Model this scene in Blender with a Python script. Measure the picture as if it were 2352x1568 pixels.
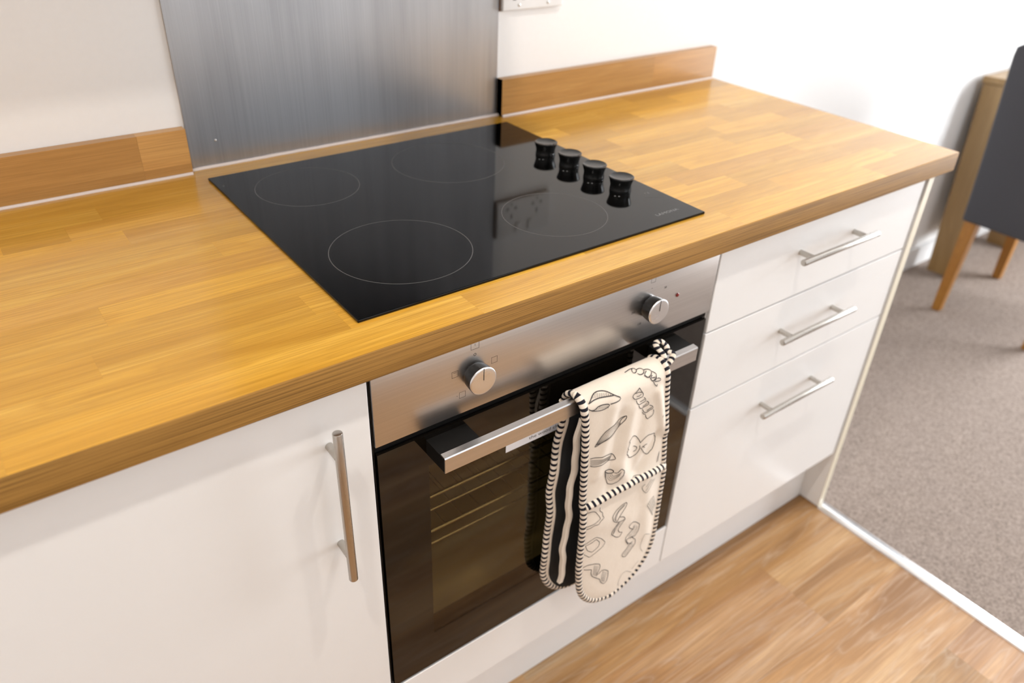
import bpy, bmesh, math, random
from mathutils import Vector, Matrix
random.seed(7)
for o in list(bpy.data.objects): bpy.data.objects.remove(o)
sc = bpy.context.scene
COL = sc.collection
PI = math.pi
# ------------------------------------------------------------------ camera
cam = bpy.data.cameras.new('camera'); camo = bpy.data.objects.new('camera', cam); COL.objects.link(camo)
CR = Vector((0.80519897, -0.59198752, 0.03471882)); CU = Vector((0.29813073, 0.4547264, 0.83925083)); CF = Vector((0.51261358, 0.66541316, -0.54263491))
CP = Vector((-0.30898, -0.64384, 1.38122))
M = Matrix.Identity(4)
for i in range(3):
    M[i][0] = CR[i]; M[i][1] = CU[i]; M[i][2] = -CF[i]; M[i][3] = CP[i]
camo.matrix_world = M
cam.sensor_width = 36; cam.sensor_fit = 'HORIZONTAL'; cam.lens = 1787.03/2352*36
cam.clip_start = .02
cam.dof.use_dof = True; cam.dof.focus_distance = .96; cam.dof.aperture_fstop = 3.4
sc.camera = camo
# ------------------------------------------------------------------ world and light
sc.view_settings.view_transform = 'Standard'; sc.view_settings.look = 'None'
sc.view_settings.exposure = -0.32; sc.view_settings.gamma = 1; sc.view_settings.use_curve_mapping = False
w = bpy.data.worlds.new('sky'); sc.world = w; w.use_nodes = True
bg = w.node_tree.nodes['Background']; bg.inputs[0].default_value = (.75, .87, 1, 1); bg.inputs[1].default_value = 1.6
def area(name, loc, size, sy, rot, col, e):
    l = bpy.data.lights.new(name, 'AREA'); l.shape = 'RECTANGLE'; l.size = size; l.size_y = sy; l.color = col; l.energy = e
    o = bpy.data.objects.new(name, l); COL.objects.link(o); o.location = loc; o.rotation_euler = rot; return o
FZ = -0.0075
CEIL = 2.40
XL, XRW, YB, YF = -1.75, 3.62, .634, -2.7
# daylight coming in through the glazed opening in the right wall and an unseen, added window in the front wall
area('window_daylight', (XRW+.12, -.60, .98), 1.25, 1.65, (PI/2, 0, PI/2), (.93, .965, 1), 172)
area('front_fill', (1.45, YF-.12, 1.45), 1.5, 1.2, (PI/2, 0, 0), (.95, .97, 1), 9)
SPOTS = [(-.55, -.42), (.55, -.42), (-.6, -1.8), (.75, -1.9)]
SPOT_E = [10.2, 8.6, 2.5, 2.5]
# ------------------------------------------------------------------ helpers
def obj(name, bm, mat, parent=None, smooth=False, label=None):
    me = bpy.data.meshes.new(name)
    bmesh.ops.recalc_face_normals(bm, faces=bm.faces) if not getattr(obj, 'keep', False) else None
    bm.to_mesh(me); bm.free()
    if smooth:
        for p in me.polygons: p.use_smooth = True
    me.materials.append(mat)
    o = bpy.data.objects.new(name, me); COL.objects.link(o)
    if parent: o.parent = parent
    if label: o['label'] = label
    return o
def thing(name, label, cat, loc=(0, 0, 0), rz=0, group=None):
    o = bpy.data.objects.new(name, None); COL.objects.link(o); o.location = loc; o.rotation_euler = (0, 0, rz)
    o.empty_display_size = .05
    o['label'] = label; o['category'] = cat
    if group: o['group'] = group
    ROOT[o.name] = Vector(loc); return o
ROOT = {}
def tag(o, label, cat, group=None):
    o['label'] = label; o['category'] = cat
    if group: o['group'] = group
    return o
def struct(o, label=None):
    o['kind'] = 'structure'
    if label: o['label'] = label
    return o
def BM(): return bmesh.new()
def bx(bm, x0, x1, y0, y1, z0, z1, bev=0, seg=2):
    t = bmesh.new(); bmesh.ops.create_cube(t, size=1)
    for v in t.verts: v.co = Vector(((x0+x1)/2+v.co.x*(x1-x0), (y0+y1)/2+v.co.y*(y1-y0), (z0+z1)/2+v.co.z*(z1-z0)))
    if bev: bmesh.ops.bevel(t, geom=t.edges[:]+t.verts[:], offset=bev, segments=seg, affect='EDGES', profile=.5)
    me = bpy.data.meshes.new('t'); t.to_mesh(me); t.free(); bm.from_mesh(me); bpy.data.meshes.remove(me); return bm
def box(name, x0, x1, y0, y1, z0, z1, mat, parent=None, bev=0, label=None, seg=2):
    return obj(name, bx(BM(), x0, x1, y0, y1, z0, z1, bev, seg), mat, parent, False, label)
def lathe(bm, prof, seg=40, mat=Matrix.Identity(4), cap=True):
    rings = []
    for r, z in prof:
        rings.append([bm.verts.new(mat @ Vector((r*math.cos(2*PI*i/seg), r*math.sin(2*PI*i/seg), z))) for i in range(seg)])
    for a, b in zip(rings, rings[1:]):
        for i in range(seg): bm.faces.new((a[i], a[(i+1) % seg], b[(i+1) % seg], b[i]))
    if cap:
        bm.faces.new(rings[0][::-1]); bm.faces.new(rings[-1])
    return bm
def frame_of(d):
    d = d.normalized(); a = Vector((0, 0, 1)) if abs(d.z) < .9 else Vector((1, 0, 0))
    s = d.cross(a).normalized(); return s, s.cross(d).normalized()
def tube(bm, pts, r, seg=10, closed=False, ref=None, flat=1.0, uvs=1.0, cap=True):
    """sweep with uv: u = length along / uvs, v = round; ref = a fixed side direction"""
    pts = [Vector(p) for p in pts]; n = len(pts); uvl = bm.loops.layers.uv.verify(); rings = []; L = 0; us = []
    for i, p in enumerate(pts):
        a = pts[i-1] if (i or closed) else p; b = pts[(i+1) % n] if (i < n-1 or closed) else p
        d = (b-a).normalized()
        if ref is not None:
            t = ref - d*ref.dot(d); t.normalize(); s = d.cross(t).normalized(); u = t
        else: s, u = frame_of(d)
        if i: L += (p-pts[i-1]).length
        us.append(L/uvs)
        rings.append([bm.verts.new(p + r*(math.cos(2*PI*k/seg)*s + flat*math.sin(2*PI*k/seg)*u)) for k in range(seg)])
    m = n if closed else n-1
    for i in range(m):
        a, b = rings[i], rings[(i+1) % n]; u0 = us[i]; u1 = us[i+1] if i < n-1 else L/uvs+(pts[0]-pts[-1]).length/uvs
        for k in range(seg):
            f = bm.faces.new((a[k], b[k], b[(k+1) % seg], a[(k+1) % seg]))
            for lp, uv in zip(f.loops, ((u0, k/seg), (u1, k/seg), (u1, (k+1)/seg), (u0, (k+1)/seg))): lp[uvl].uv = uv
    if not closed and cap:
        bm.faces.new(rings[0]); bm.faces.new(rings[-1][::-1])
    return bm
def rod(bm, p0, p1, r, seg=24, bev=0):
    p0, p1 = Vector(p0), Vector(p1); d = p1-p0; L = d.length
    q = d.to_track_quat('Z', 'Y').to_matrix().to_4x4(); q.translation = p0
    pr = [(r, 0), (r, L)] if not bev else [(r-bev, 0), (r-.3*bev, .3*bev), (r, bev), (r, L-bev), (r-.3*bev, L-.3*bev), (r-bev, L)]
    return lathe(bm, pr, seg, q)
def setsmooth(o, ang=35):
    for p in o.data.polygons: p.use_smooth = True
    try: o.data.set_sharp_from_angle(angle=math.radians(ang))
    except Exception: pass
    return o
def text(name, s, size, mw, mat, parent, sx=1.0, align='CENTER', ext=0.00004):
    c = bpy.data.curves.new('t', 'FONT'); c.body = s; c.size = size; c.align_x = align; c.align_y = 'CENTER'; c.extrude = ext; c.resolution_u = 3
    t = bpy.data.objects.new('t', c); COL.objects.link(t); bpy.context.view_layer.update()
    me = bpy.data.meshes.new_from_object(t.evaluated_get(bpy.context.evaluated_depsgraph_get()))
    bpy.data.objects.remove(t); me.name = name; me.materials.clear(); me.materials.append(mat)
    me.transform(Matrix.Diagonal((sx, 1, 1, 1))); me.transform(mw)
    o = bpy.data.objects.new(name, me); COL.objects.link(o); o.parent = parent; return o
# ------------------------------------------------------------------ materials
def mat(name, col=(.8, .8, .8), rough=.5, metal=0, spec=.5, ior=None):
    m = bpy.data.materials.new(name); m.use_nodes = True; b = m.node_tree.nodes['Principled BSDF']
    b.inputs['Base Color'].default_value = (*col, 1); b.inputs['Roughness'].default_value = rough; b.inputs['Metallic'].default_value = metal
    b.inputs['Specular IOR Level'].default_value = spec
    return m
class N:
    def __init__(s, m): s.m = m; s.t = m.node_tree; s.b = s.t.nodes['Principled BSDF']
    def n(s, ty, **kw):
        x = s.t.nodes.new(ty)
        for k, v in kw.items():
            if hasattr(x, k) and not k[0].isupper(): setattr(x, k, v)
            else: x.inputs[k.replace('_', ' ')].default_value = v
        return x
    def l(s, a, b): s.t.links.new(a, b)
    def ramp(s, fac, stops):
        r = s.t.nodes.new('ShaderNodeValToRGB'); e = r.color_ramp.elements
        while len(e) < len(stops): e.new(.5)
        for q, (p, c) in zip(e, stops): q.position = p; q.color = (*c, 1) if len(c) == 3 else c
        s.l(fac, r.inputs[0]); return r.outputs[0]
    def mix(s, fac, a, b, mode='MIX'):
        x = s.t.nodes.new('ShaderNodeMix'); x.data_type = 'RGBA'; x.blend_type = mode
        for v, i in ((fac, 0), (a, 6), (b, 7)):
            if hasattr(v, 'is_output'): s.l(v, x.inputs[i])
            else: x.inputs[i].default_value = v if i == 0 else ((*v, 1) if len(v) == 3 else v)
        return x.outputs[2]
    def math(s, op, a, b=None, c=None):
        x = s.t.nodes.new('ShaderNodeMath'); x.operation = op
        for i, v in enumerate((a, b, c)):
            if v is None: continue
            if hasattr(v, 'is_output'): s.l(v, x.inputs[i])
            else: x.inputs[i].default_value = v
        return x.outputs[0]
    def coords(s, scale=(1, 1, 1), kind='Object', rnd=True):
        tc = s.t.nodes.new('ShaderNodeTexCoord'); mp = s.t.nodes.new('ShaderNodeMapping'); mp.inputs['Scale'].default_value = scale
        v = tc.outputs[kind]
        if rnd:
            oi = s.t.nodes.new('ShaderNodeObjectInfo'); va = s.t.nodes.new('ShaderNodeVectorMath'); va.operation = 'ADD'
            cb = s.t.nodes.new('ShaderNodeCombineXYZ')
            for i, k in enumerate((37., 11., 23.)): s.l(s.math('MULTIPLY', oi.outputs['Random'], k), cb.inputs[i])
            s.l(v, va.inputs[0]); s.l(cb.outputs[0], va.inputs[1]); v = va.outputs[0]
        s.l(v, mp.inputs[0]); return mp.outputs[0]
    def noise(s, vec, scale=5, detail=4, rough=.5, dist=0):
        x = s.t.nodes.new('ShaderNodeTexNoise'); x.inputs['Scale'].default_value = scale; x.inputs['Detail'].default_value = detail
        x.inputs['Roughness'].default_value = rough; x.inputs['Distortion'].default_value = dist; s.l(vec, x.inputs['Vector']); return x.outputs[0]
    def bump(s, h, strength=.2, dist=.001):
        x = s.t.nodes.new('ShaderNodeBump'); x.inputs['Strength'].default_value = strength; x.inputs['Distance'].default_value = dist
        s.l(h, x.inputs['Height']); s.l(x.outputs[0], s.b.inputs['Normal'])
def wood(name, dark, mid, light, rough, axis='X', tint=True, figure=1.0, rnd=True, bump=.12, spec=.5, ceruse=0, contrast=1.0, flat=.35, lines=0):
    m = mat(name, mid, rough, spec=spec); n = N(m)
    def st(a, b): return {'X': (a, b, b), 'Y': (b, a, b), 'Z': (b, b, a)}[axis]
    fig = n.noise(n.coords(st(1.1, 8), rnd=rnd), 1.9*figure, 3, .5, .9)
    rings = n.math('PINGPONG', n.math('MULTIPLY', fig, 16.0), 1.)
    rings = n.math('POWER', rings, 3.)
    mid_ = n.noise(n.coords(st(2.2, 150), rnd=rnd), 1.0, 3, .6)
    fine = n.noise(n.coords(st(9, 780), rnd=rnd), 1.0, 3, .65)
    c = n.ramp(fig, [(.3, dark), (.5, mid), (.72, light)])
    c = n.mix(flat, c, mid)
    c = n.mix(n.math('MULTIPLY', rings, .30*contrast), c, dark)
    c = n.mix(n.math('MULTIPLY', n.ramp(mid_, [(.35, (1, 1, 1)), (.65, (0, 0, 0))]), .34*contrast), c, dark)
    c = n.mix(n.math('MULTIPLY', n.ramp(fine, [(.40, (1, 1, 1)), (.56, (0, 0, 0))]), .36*contrast), c, tuple(x*.66 for x in dark))
    if lines:
        ln_ = n.noise(n.coords(st(3.5, 950), rnd=rnd), 1.0, 1, .4)
        c = n.mix(n.math('MULTIPLY', n.ramp(ln_, [(.38, (1, 1, 1)), (.52, (0, 0, 0))]), lines), c, tuple(x*.55 for x in dark))
    if ceruse:
        w_ = n.noise(n.coords(st(3, 60), rnd=rnd), 1.3, 4, .7, .6)
        c = n.mix(n.math('MULTIPLY', n.ramp(w_, [(.52, (0, 0, 0)), (.68, (1, 1, 1))]), ceruse), c, (.70, .56, .42))
        c = n.mix(n.math('MULTIPLY', n.math('POWER', rings, 2.), ceruse*.8), c, (.70, .56, .42))
    if tint:
        oi = n.t.nodes.new('ShaderNodeObjectInfo'); c = n.mix(1.0, c, oi.outputs['Color'], 'MULTIPLY')
    n.l(c, n.b.inputs['Base Color'])
    n.bump(fine, bump, .0004)
    return m
M_top = wood('worktop_oak', (.52, .255, .028), (.70, .38, .050), (.86, .53, .11), .20, spec=.75, contrast=1.25, lines=.16)
M_edge = wood('worktop_edge', (.26, .13, .03), (.39, .205, .05), (.49, .28, .085), .6, spec=.22, tint=False, rnd=False, bump=.35, contrast=1.0, flat=.9, lines=.8)  # same laminate as the top, colour darkened for its shaded upright face
M_up = wood('upstand_oak', (.42, .21, .06), (.53, .28, .09), (.64, .37, .13), .3, tint=True)
M_floor = wood('floor_oak', (.25, .12, .040), (.44, .235, .088), (.66, .43, .22), .36, figure=.7, ceruse=.24, flat=.0, contrast=.9)
M_tab = wood('table_oak', (.24, .14, .05), (.33, .20, .075), (.43, .28, .12), .4, axis='Z', tint=False)
M_leg = wood('chair_oak', (.26, .105, .014), (.36, .15, .022), (.43, .20, .035), .35, axis='Z', tint=False)
def plain(name, col, rough=.5, nz=.02, scale=40, bump=0, metal=0, spec=.5):
    m = mat(name, col, rough, metal, spec); n = N(m); f = n.noise(n.coords((1, 1, 1), rnd=False), scale, 4, .6)
    n.l(n.mix(f, tuple(max(0, x*(1-nz)) for x in col), tuple(min(1, x*(1+nz)) for x in col)), n.b.inputs['Base Color'])
    if bump: n.bump(f, bump, .001)
    return m
M_wall = plain('wall_paint', (.88, .87, .86), .75, .02, 90, .08)
M_ceil = plain('ceiling_paint', (.86, .85, .84), .8, .02, 60, .05)
M_white = plain('white_laminate', (.82, .815, .805), .33, .01, 30)
M_cream = plain('cream_edging', (.76, .70, .56), .45, .02, 60)
M_carc = plain('carcass_white', (.74, .72, .69), .5, .01, 20)
M_kick = plain('plinth_white', (.80, .80, .80), .4, .01, 20)
M_plast = plain('white_plastic', (.80, .79, .78), .3, .01, 20)
M_slot = plain('dark_slot', (.03, .03, .03), .5, .05, 20)
M_seal = plain('silicone', (.74, .66, .62), .45, .06, 120, .2)
M_black = plain('black_plastic', (.007, .0065, .006), .45, .1, 60, spec=.14)
M_knob = plain('black_knob', (.008, .008, .008), .18, .1, 60)
M_fab = plain('charcoal_fabric', (.052, .052, .060), .8, .25, 500, .3)
M_frame = plain('window_frame_white', (.8, .8, .8), .4, .01, 30)
M_grip = plain('print_ink', (.05, .045, .045), .8, .1, 200)
M_mark = plain('panel_ink', (.04, .035, .03), .6, .1, 200)
M_hobmark = plain('hob_print', (.20, .20, .20), .5, .05, 200)
M_ring = plain('hob_ring_print', (.085, .082, .08), .5, .05, 200)
M_red = plain('red_lens', (.20, .008, .006), .15, .05, 50)
M_label = plain('sticker_paper', (.78, .78, .82), .5, .01, 60)
M_lining = plain('black_lining', (.008, .008, .008), .9, .2, 400, .2)
def steel(name, col, rough, axis, streak=.12, smudge=.1, scale=1.0):
    m = mat(name, col, rough, 1.0); n = N(m)
    s_ = {'X': (3, 700, 700), 'Z': (700, 700, 3), 'Y': (700, 3, 700)}[axis]
    f = n.noise(n.coords(s_, rnd=False), scale, 3, .6); sm = n.noise(n.coords({'X': (2.5, 14, 14), 'Z': (26, 26, 2.2), 'Y': (14, 2.5, 14)}[axis], rnd=False), 1, 3, .5)
    c = n.mix(f, tuple(x*(1-streak) for x in col), tuple(min(1, x*(1+streak)) for x in col))
    c = n.mix(n.math('MULTIPLY', n.ramp(sm, [(.40, (0, 0, 0)), (.75, (1, 1, 1))]), smudge), c, tuple(x*.6 for x in col))
    n.l(c, n.b.inputs['Base Color'])
    r = n.math('MULTIPLY_ADD', sm, .10, rough-.05); n.l(r, n.b.inputs['Roughness'])
    n.bump(f, .12, .0003)
    return m
M_steel = steel('brushed_steel_fascia', (.62, .60, .585), .30, 'X')
M_splash = steel('brushed_steel_splash', (.42, .42, .43), .35, 'Z', .2, .5, .6)
M_hand = steel('satin_nickel', (.52, .49, .45), .27, 'Z', .05, .0)
M_cap = steel('spun_aluminium', (.80, .80, .81), .28, 'X', .03, .0)
M_strip = steel('threshold_aluminium', (.85, .85, .86), .28, 'Y', .05, .1)
M_wire = steel('rack_chrome', (.9, .86, .8), .25, 'X', .03, .0)
def thin_fresnel(t, ior=1.5):
    ge = t.nodes.new('ShaderNodeNewGeometry'); ma = t.nodes.new('ShaderNodeMath'); ma.operation = 'MULTIPLY_ADD'
    t.links.new(ge.outputs['Backfacing'], ma.inputs[0]); ma.inputs[1].default_value = 1/ior-ior; ma.inputs[2].default_value = ior
    fr = t.nodes.new('ShaderNodeFresnel'); t.links.new(ma.outputs[0], fr.inputs[0]); return fr
# hob and door glass
M_hob = mat('hob_glass', (.004, .004, .0042), .045, spec=.27); n = N(M_hob)
sm = n.noise(n.coords((30, 6, 6), rnd=False), 2.5, 5, .65, .4)
n.l(n.math('MULTIPLY_ADD', sm, .05, .03), n.b.inputs['Roughness'])
n.l(n.ramp(sm, [(.45, (.0012, .0012, .0012)), (.8, (.0045, .004, .0038))]), n.b.inputs['Base Color'])
M_dglass = mat('door_glass_black', (.004, .003, .002), .035)
M_pane = bpy.data.materials.new('door_glass_tinted'); M_pane.use_nodes = True; t = M_pane.node_tree
t.nodes.remove(t.nodes['Principled BSDF']); out = t.nodes['Material Output']
tr = t.nodes.new('ShaderNodeBsdfTransparent'); tr.inputs[0].default_value = (.64, .59, .46, 1)
gl = t.nodes.new('ShaderNodeBsdfGlossy'); gl.inputs['Roughness'].default_value = .03
fr = thin_fresnel(t); mx = t.nodes.new('ShaderNodeMixShader')
t.links.new(fr.outputs[0], mx.inputs[0]); t.links.new(tr.outputs[0], mx.inputs[1]); t.links.new(gl.outputs[0], mx.inputs[2]); t.links.new(mx.outputs[0], out.inputs[0])
M_cav = plain('oven_enamel', (.66, .62, .52), .4, .05, 20)
M_clear = bpy.data.materials.new('window_glass'); M_clear.use_nodes = True; t = M_clear.node_tree
t.nodes.remove(t.nodes['Principled BSDF']); out = t.nodes['Material Output']
tr = t.nodes.new('ShaderNodeBsdfTransparent'); gl = t.nodes.new('ShaderNodeBsdfGlossy'); gl.inputs['Roughness'].default_value = 0
fr = thin_fresnel(t, 1.45); mx = t.nodes.new('ShaderNodeMixShader')
t.links.new(fr.outputs[0], mx.inputs[0]); t.links.new(tr.outputs[0], mx.inputs[1]); t.links.new(gl.outputs[0], mx.inputs[2]); t.links.new(mx.outputs[0], out.inputs[0])
# carpet
M_carpet = mat('carpet_pile', (.36, .29, .25), .95, spec=.1); n = N(M_carpet); v = n.coords((1, 1, 1), rnd=False)
a = n.noise(v, 170, 4, .75); b_ = n.noise(v, 7, 4, .6)
c = n.mix(n.ramp(a, [(.36, (0, 0, 0)), (.64, (1, 1, 1))]), (.155, .12, .098), (.40, .325, .275)); c = n.mix(n.math('MULTIPLY', b_, .35), c, (.30, .25, .23)); n.l(c, n.b.inputs['Base Color']); n.bump(a, .6, .004)
# oven glove cloth, striped binding
M_cloth = mat('cream_cotton', (.80, .71, .60), .85, spec=.2); n = N(M_cloth); v = n.coords((1, 1, 1), rnd=False)
wv_ = n.noise(n.coords((900, 900, 900), rnd=False), 1, 2, .5); n.l(n.mix(wv_, (.74, .65, .545), (.82, .735, .63)), n.b.inputs['Base Color'])
n.b.inputs['Sheen Weight'].default_value = .25; n.bump(n.noise(v, 45, 3, .5), .25, .003)
M_bind = mat('striped_binding', (.8, .7, .6), .8, spec=.2); n = N(M_bind); tc = n.t.nodes.new('ShaderNodeTexCoord'); sp = n.t.nodes.new('ShaderNodeSeparateXYZ')
n.l(tc.outputs['UV'], sp.inputs[0])
ph = n.math('ADD', n.math('DIVIDE', sp.outputs[0], .0097), n.math('MULTIPLY', n.math('SINE', n.math('MULTIPLY', sp.outputs[1], 2*PI)), .12))
fc = n.math('FRACT', ph); st = n.math('COMPARE', fc, .5, .22)
n.l(n.mix(st, (.78, .69, .585), (.012, .012, .02)), n.b.inputs['Base Color'])
# ------------------------------------------------------------------ setting
walls = []
struct(box('wall_back', XL-.1, XRW+.1, YB, YB+.1, FZ, CEIL, M_wall), 'white painted wall behind the worktop')
struct(box('wall_left', XL-.1, XL, YF, YB, FZ, CEIL, M_wall))
def holed(name, axis, pos, th, a0, a1, h, mat_):
    """wall with one opening h=(a,b,z0,z1)"""
    bm = BM(); A, B, z0, z1 = h
    segs = [(a0, A, FZ, CEIL), (B, a1, FZ, CEIL), (A, B, z1, CEIL)] + ([(A, B, FZ, z0)] if z0 > FZ else [])
    for s0, s1, q0, q1 in segs:
        if axis == 'x': bx(bm, pos, pos+th, s0, s1, q0, q1)
        else: bx(bm, s0, s1, pos, pos+th, q0, q1)
    return struct(obj(name, bm, mat_))
holed('wall_right', 'x', XRW, .1, YF, YB, (-1.25, .05, .1, 1.8), M_wall)
holed('wall_front', 'y', YF-.1, .1, XL-.1, XRW+.1, (.7, 2.2, .85, 2.05), M_wall)
struct(box('ceiling', XL-.1, XRW+.1, YF-.1, YB+.1, CEIL, CEIL+.1, M_ceil))
# windows (outside the frame, the front one added to bring in more light)
def window(name, axis, pos, A, B, z0, z1, lab):
    e = bpy.data.objects.new(name, None); COL.objects.link(e); struct(e, lab); bm = BM(); t_ = .05
    def q(s0, s1, q0, q1, d0=.02, d1=.07):
        if axis == 'x': bx(bm, pos+d0, pos+d1, s0, s1, q0, q1)
        else: bx(bm, s0, s1, pos-d1, pos-d0, q0, q1)
    q(A, A+t_, z0, z1); q(B-t_, B, z0, z1); q(A, B, z0, z0+t_); q(A, B, z1-t_, z1); q((A+B)/2-t_/2, (A+B)/2+t_/2, z0, z1)
    obj('window_frame', bm, M_frame, e)
    for s0, s1 in ((A+t_, (A+B)/2-t_/2), ((A+B)/2+t_/2, B-t_)):
        bm = BM(); q(s0, s1, z0+t_, z1-t_, .04, .044); obj('pane', bm, M_clear, e)
window('window_1', 'x', XRW, -1.25, .05, .1, 1.8, 'white framed glazed door opening on the right')
window('added_window', 'y', YF, .7, 2.2, .85, 2.05, 'white framed window added behind the camera to bring in light')
# floor: oak planks, subfloor, carpet, threshold strip
floor = struct(box('floor', XL, XRW, YF, YB, FZ-.05, FZ-.004, M_carc), 'oak plank floor in front of the kitchen units')
rows = [(-.03+.18*k, -.03+.18*(k+1)) for k in range(-15, 1)]
jo = {0: .30, -1: .915, -2: .52, -3: 1.065, -4: .7}
pl_c = {}
for k, (y0, y1) in zip(range(-15, 1), rows):
    j = jo.get(k, random.uniform(-.2, 1.1)); xs = [j+1.22*i for i in range(-4, 3)]
    for x0, x1 in zip(xs, xs[1:]):
        a0, a1 = max(x0, XL), min(x1, 1.197)
        if a1-a0 < .01: continue
        o = box('plank', a0+.00012, a1-.00012, y0+.00012, min(y1, .15)-.00012, FZ-.004, FZ+random.uniform(-.0001, .0001), M_floor, floor)
        g = random.uniform(.86, 1.12); o.color = (g*random.uniform(.98, 1.03), g, g*random.uniform(.94, 1.05), 1)
carpet = box('carpet', 1.214, XRW, YF, YB, FZ-.004, FZ+.004, M_carpet); struct(carpet, 'grey brown carpet beyond the metal threshold strip')
bm = BM(); prof = [(1.190, FZ), (1.192, FZ+.003), (1.199, FZ+.0065), (1.207, FZ+.0078), (1.215, FZ+.0065), (1.222, FZ+.004), (1.223, FZ)]
va = [bm.verts.new((x, YF, z)) for x, z in prof]; vb = [bm.verts.new((x, .0145, z)) for x, z in prof]
for i in range(len(prof)-1): bm.faces.new((va[i], va[i+1], vb[i+1], vb[i]))
bm.faces.new(va); bm.faces.new(vb[::-1]); bm.faces.new((va[-1], va[0], vb[0], vb[-1]))
tag(obj('threshold_strip', bm, M_strip, smooth=False), 'silver metal threshold strip between oak floor and carpet', 'threshold strip')
def skirt(name, x0, x1, y0, y1, ax):
    bm = BM(); bx(bm, x0, x1, y0, y1, FZ, .078, .003, 2)
    return struct(obj(name, bm, M_frame))
skirt('baseboard_back', 1.235, XRW, YB-.015, YB, 'y'); skirt('baseboard_right', XRW-.015, XRW, .06, YB-.016, 'x')
skirt('baseboard_left', XL, XL+.015, YF, -.1, 'x')
# ------------------------------------------------------------------ worktop
ZT = .91; XE = 1.242; XWL = -1.72; YW = .616
wt = thing('worktop', 'oak block effect kitchen worktop running the length of the units', 'worktop')
bm = BM()
prof = [(YB-.001, ZT-.0005), (.0018, ZT-.0003), (.0010, ZT-.0005), (.0004, ZT-.0010), (0, ZT-.0019), (0, ZT-.034), (.0006, ZT-.0365), (.002, .8722), (.004, .872), (YB-.001, .872)]
va = [bm.verts.new((XWL, y, z)) for y, z in prof]; vb = [bm.verts.new((XE, y, z)) for y, z in prof]
for i in range(len(prof)): bm.faces.new((va[i], vb[i], vb[(i+1) % len(prof)], va[(i+1) % len(prof)]))
bm.faces.new(va[::-1]); bm.faces.new(vb)
setsmooth(obj('board', bm, M_edge, wt, label='front edge and body of the worktop'), 25)
YELL, MIDC, DRK, PINK = (1.13, 1.13, 1.08), (1, 1, 1), (.92, .90, .87), (.94, .90, .96)
joints = {0: [(-.9, 0), (-.35, 1), (.145, 0), (.62, 1), (1.0, 0)], 1: [(-1.1, 1), (-.45, 0), (.0, 1), (.35, 0), (.8, 1), (1.12, 0)],
 2: [(-.8, 0), (-.25, 0), (-.02, 1), (.4, 1), (.75, 0), (1.05, 2)], 3: [(-1.0, 1), (-.42, 0), (.25, 1), (.66, 3), (.98, 0)],
 4: [(-.95, 0), (-.222, 1), (.3, 0), (.72, 1), (1.04, 3)], 5: [(-1.2, 1), (-.5, 3), (.1, 0), (.64, 1), (.9, 0)],
 6: [(-.7, 0), (-.058, 1), (.45, 0), (.69, 0), (.93, 1), (1.13, 3)], 7: [(-1.05, 1), (-.38, 0), (.2, 2), (.7, 1), (1.0, 0)],
 8: [(-.9, 0), (-.34, 1), (-.147, 3), (.3, 0), (.75, 1), (1.08, 0)], 9: [(-1.1, 1), (-.29, 2), (-.21, 3), (.3, 1), (.66, 0), (.86, 1)],
 10: [(-.75, 0), (-.16, 2), (.33, 0), (.78, 0), (1.02, 1)], 11: [(-1.0, 2), (-.4, 0), (.1, 2), (.6, 0), (.92, 2)], 12: [(-1.0, 2), (-.1, 0), (.5, 2), (.9, 0)]}
PAL = [MIDC, YELL, DRK, PINK]
for r_ in range(13):
    y0 = .0013 if r_ == 0 else .005+.05*r_; y1 = min(.055+.05*r_, YB-.001)
    xs = [(XWL, 0)]+joints[r_]+[(XE, 0)]
    for (x0, c0), (x1, _) in zip(xs, xs[1:]):
        o = box('stave', x0+.00003, x1-.00003, y0+.00003, y1-.00003, ZT-.0006, ZT, M_top, wt)
        c_ = PAL[c0]; g = random.uniform(.95, 1.05); o.color = tuple(x*g for x in c_)+(1,)
# upstands, splashback, sealant
def upstand(x0, x1, cuts, lab):
    t_ = thing('upstand', lab, 'upstand', group='oak upstands along the wall')
    xs = [x0]+cuts+[x1]
    bm = BM(); bx(bm, x0, x1, YW+.0005, YB-.0005, ZT+.0002, ZT+.0724, 0); obj('core', bm, M_edge, t_)
    for i, (a, b) in enumerate(zip(xs, xs[1:])):
        for j, (z0, z1) in enumerate(((ZT+.0003, ZT+.018), (ZT+.018, ZT+.0727))):
            if j == 0 and i % 2 == 1: aa, bb = a-.05, b+.0
            o = box('stave', a+(.0001 if i else 0), b-.0001, YW, YW+.0008 if 0 else YB-.0004, z0+.0001*j, z1, M_up, t_)
            g = [1.0, 1.16, .92, 1.05][(i+j*2) % 4] if j else [.95, 1.0, .9][i % 3]; o.color = (g, g, g*.98, 1)
    bm = BM(); pts = [(x0+.001+(x1-x0-.002)*k/40, YW-.0008+random.uniform(-.0003, .0003), ZT+.0008) for k in range(41)]
    tube(bm, pts, .0032, 8); setsmooth(obj('sealant', bm, M_seal, t_, label='pale silicone bead along the bottom edge'), 60)
    return t_
upstand(XWL, .001, [-.95, -.3, -.0715], 'long oak effect upstand on the wall left of the steel splashback')
upstand(.6115, XE-.002, [1.034], 'short oak effect upstand on the wall right of the steel splashback')
sp_ = thing('splashback', 'brushed stainless steel splashback sheet behind the hob', 'splashback')
box('sheet', .0045, .6095, YB-.003, YB-.0002, ZT+.0005, 1.484, M_splash, sp_, .0006)
bm = BM(); pts = [(.002+.609*k/50, YB-.005+random.uniform(-.0006, .0006), ZT+.001) for k in range(51)]
tube(bm, pts, .0035, 8); setsmooth(obj('sealant', bm, M_seal, sp_, label='uneven pale silicone bead under the steel sheet'), 60)
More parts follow.
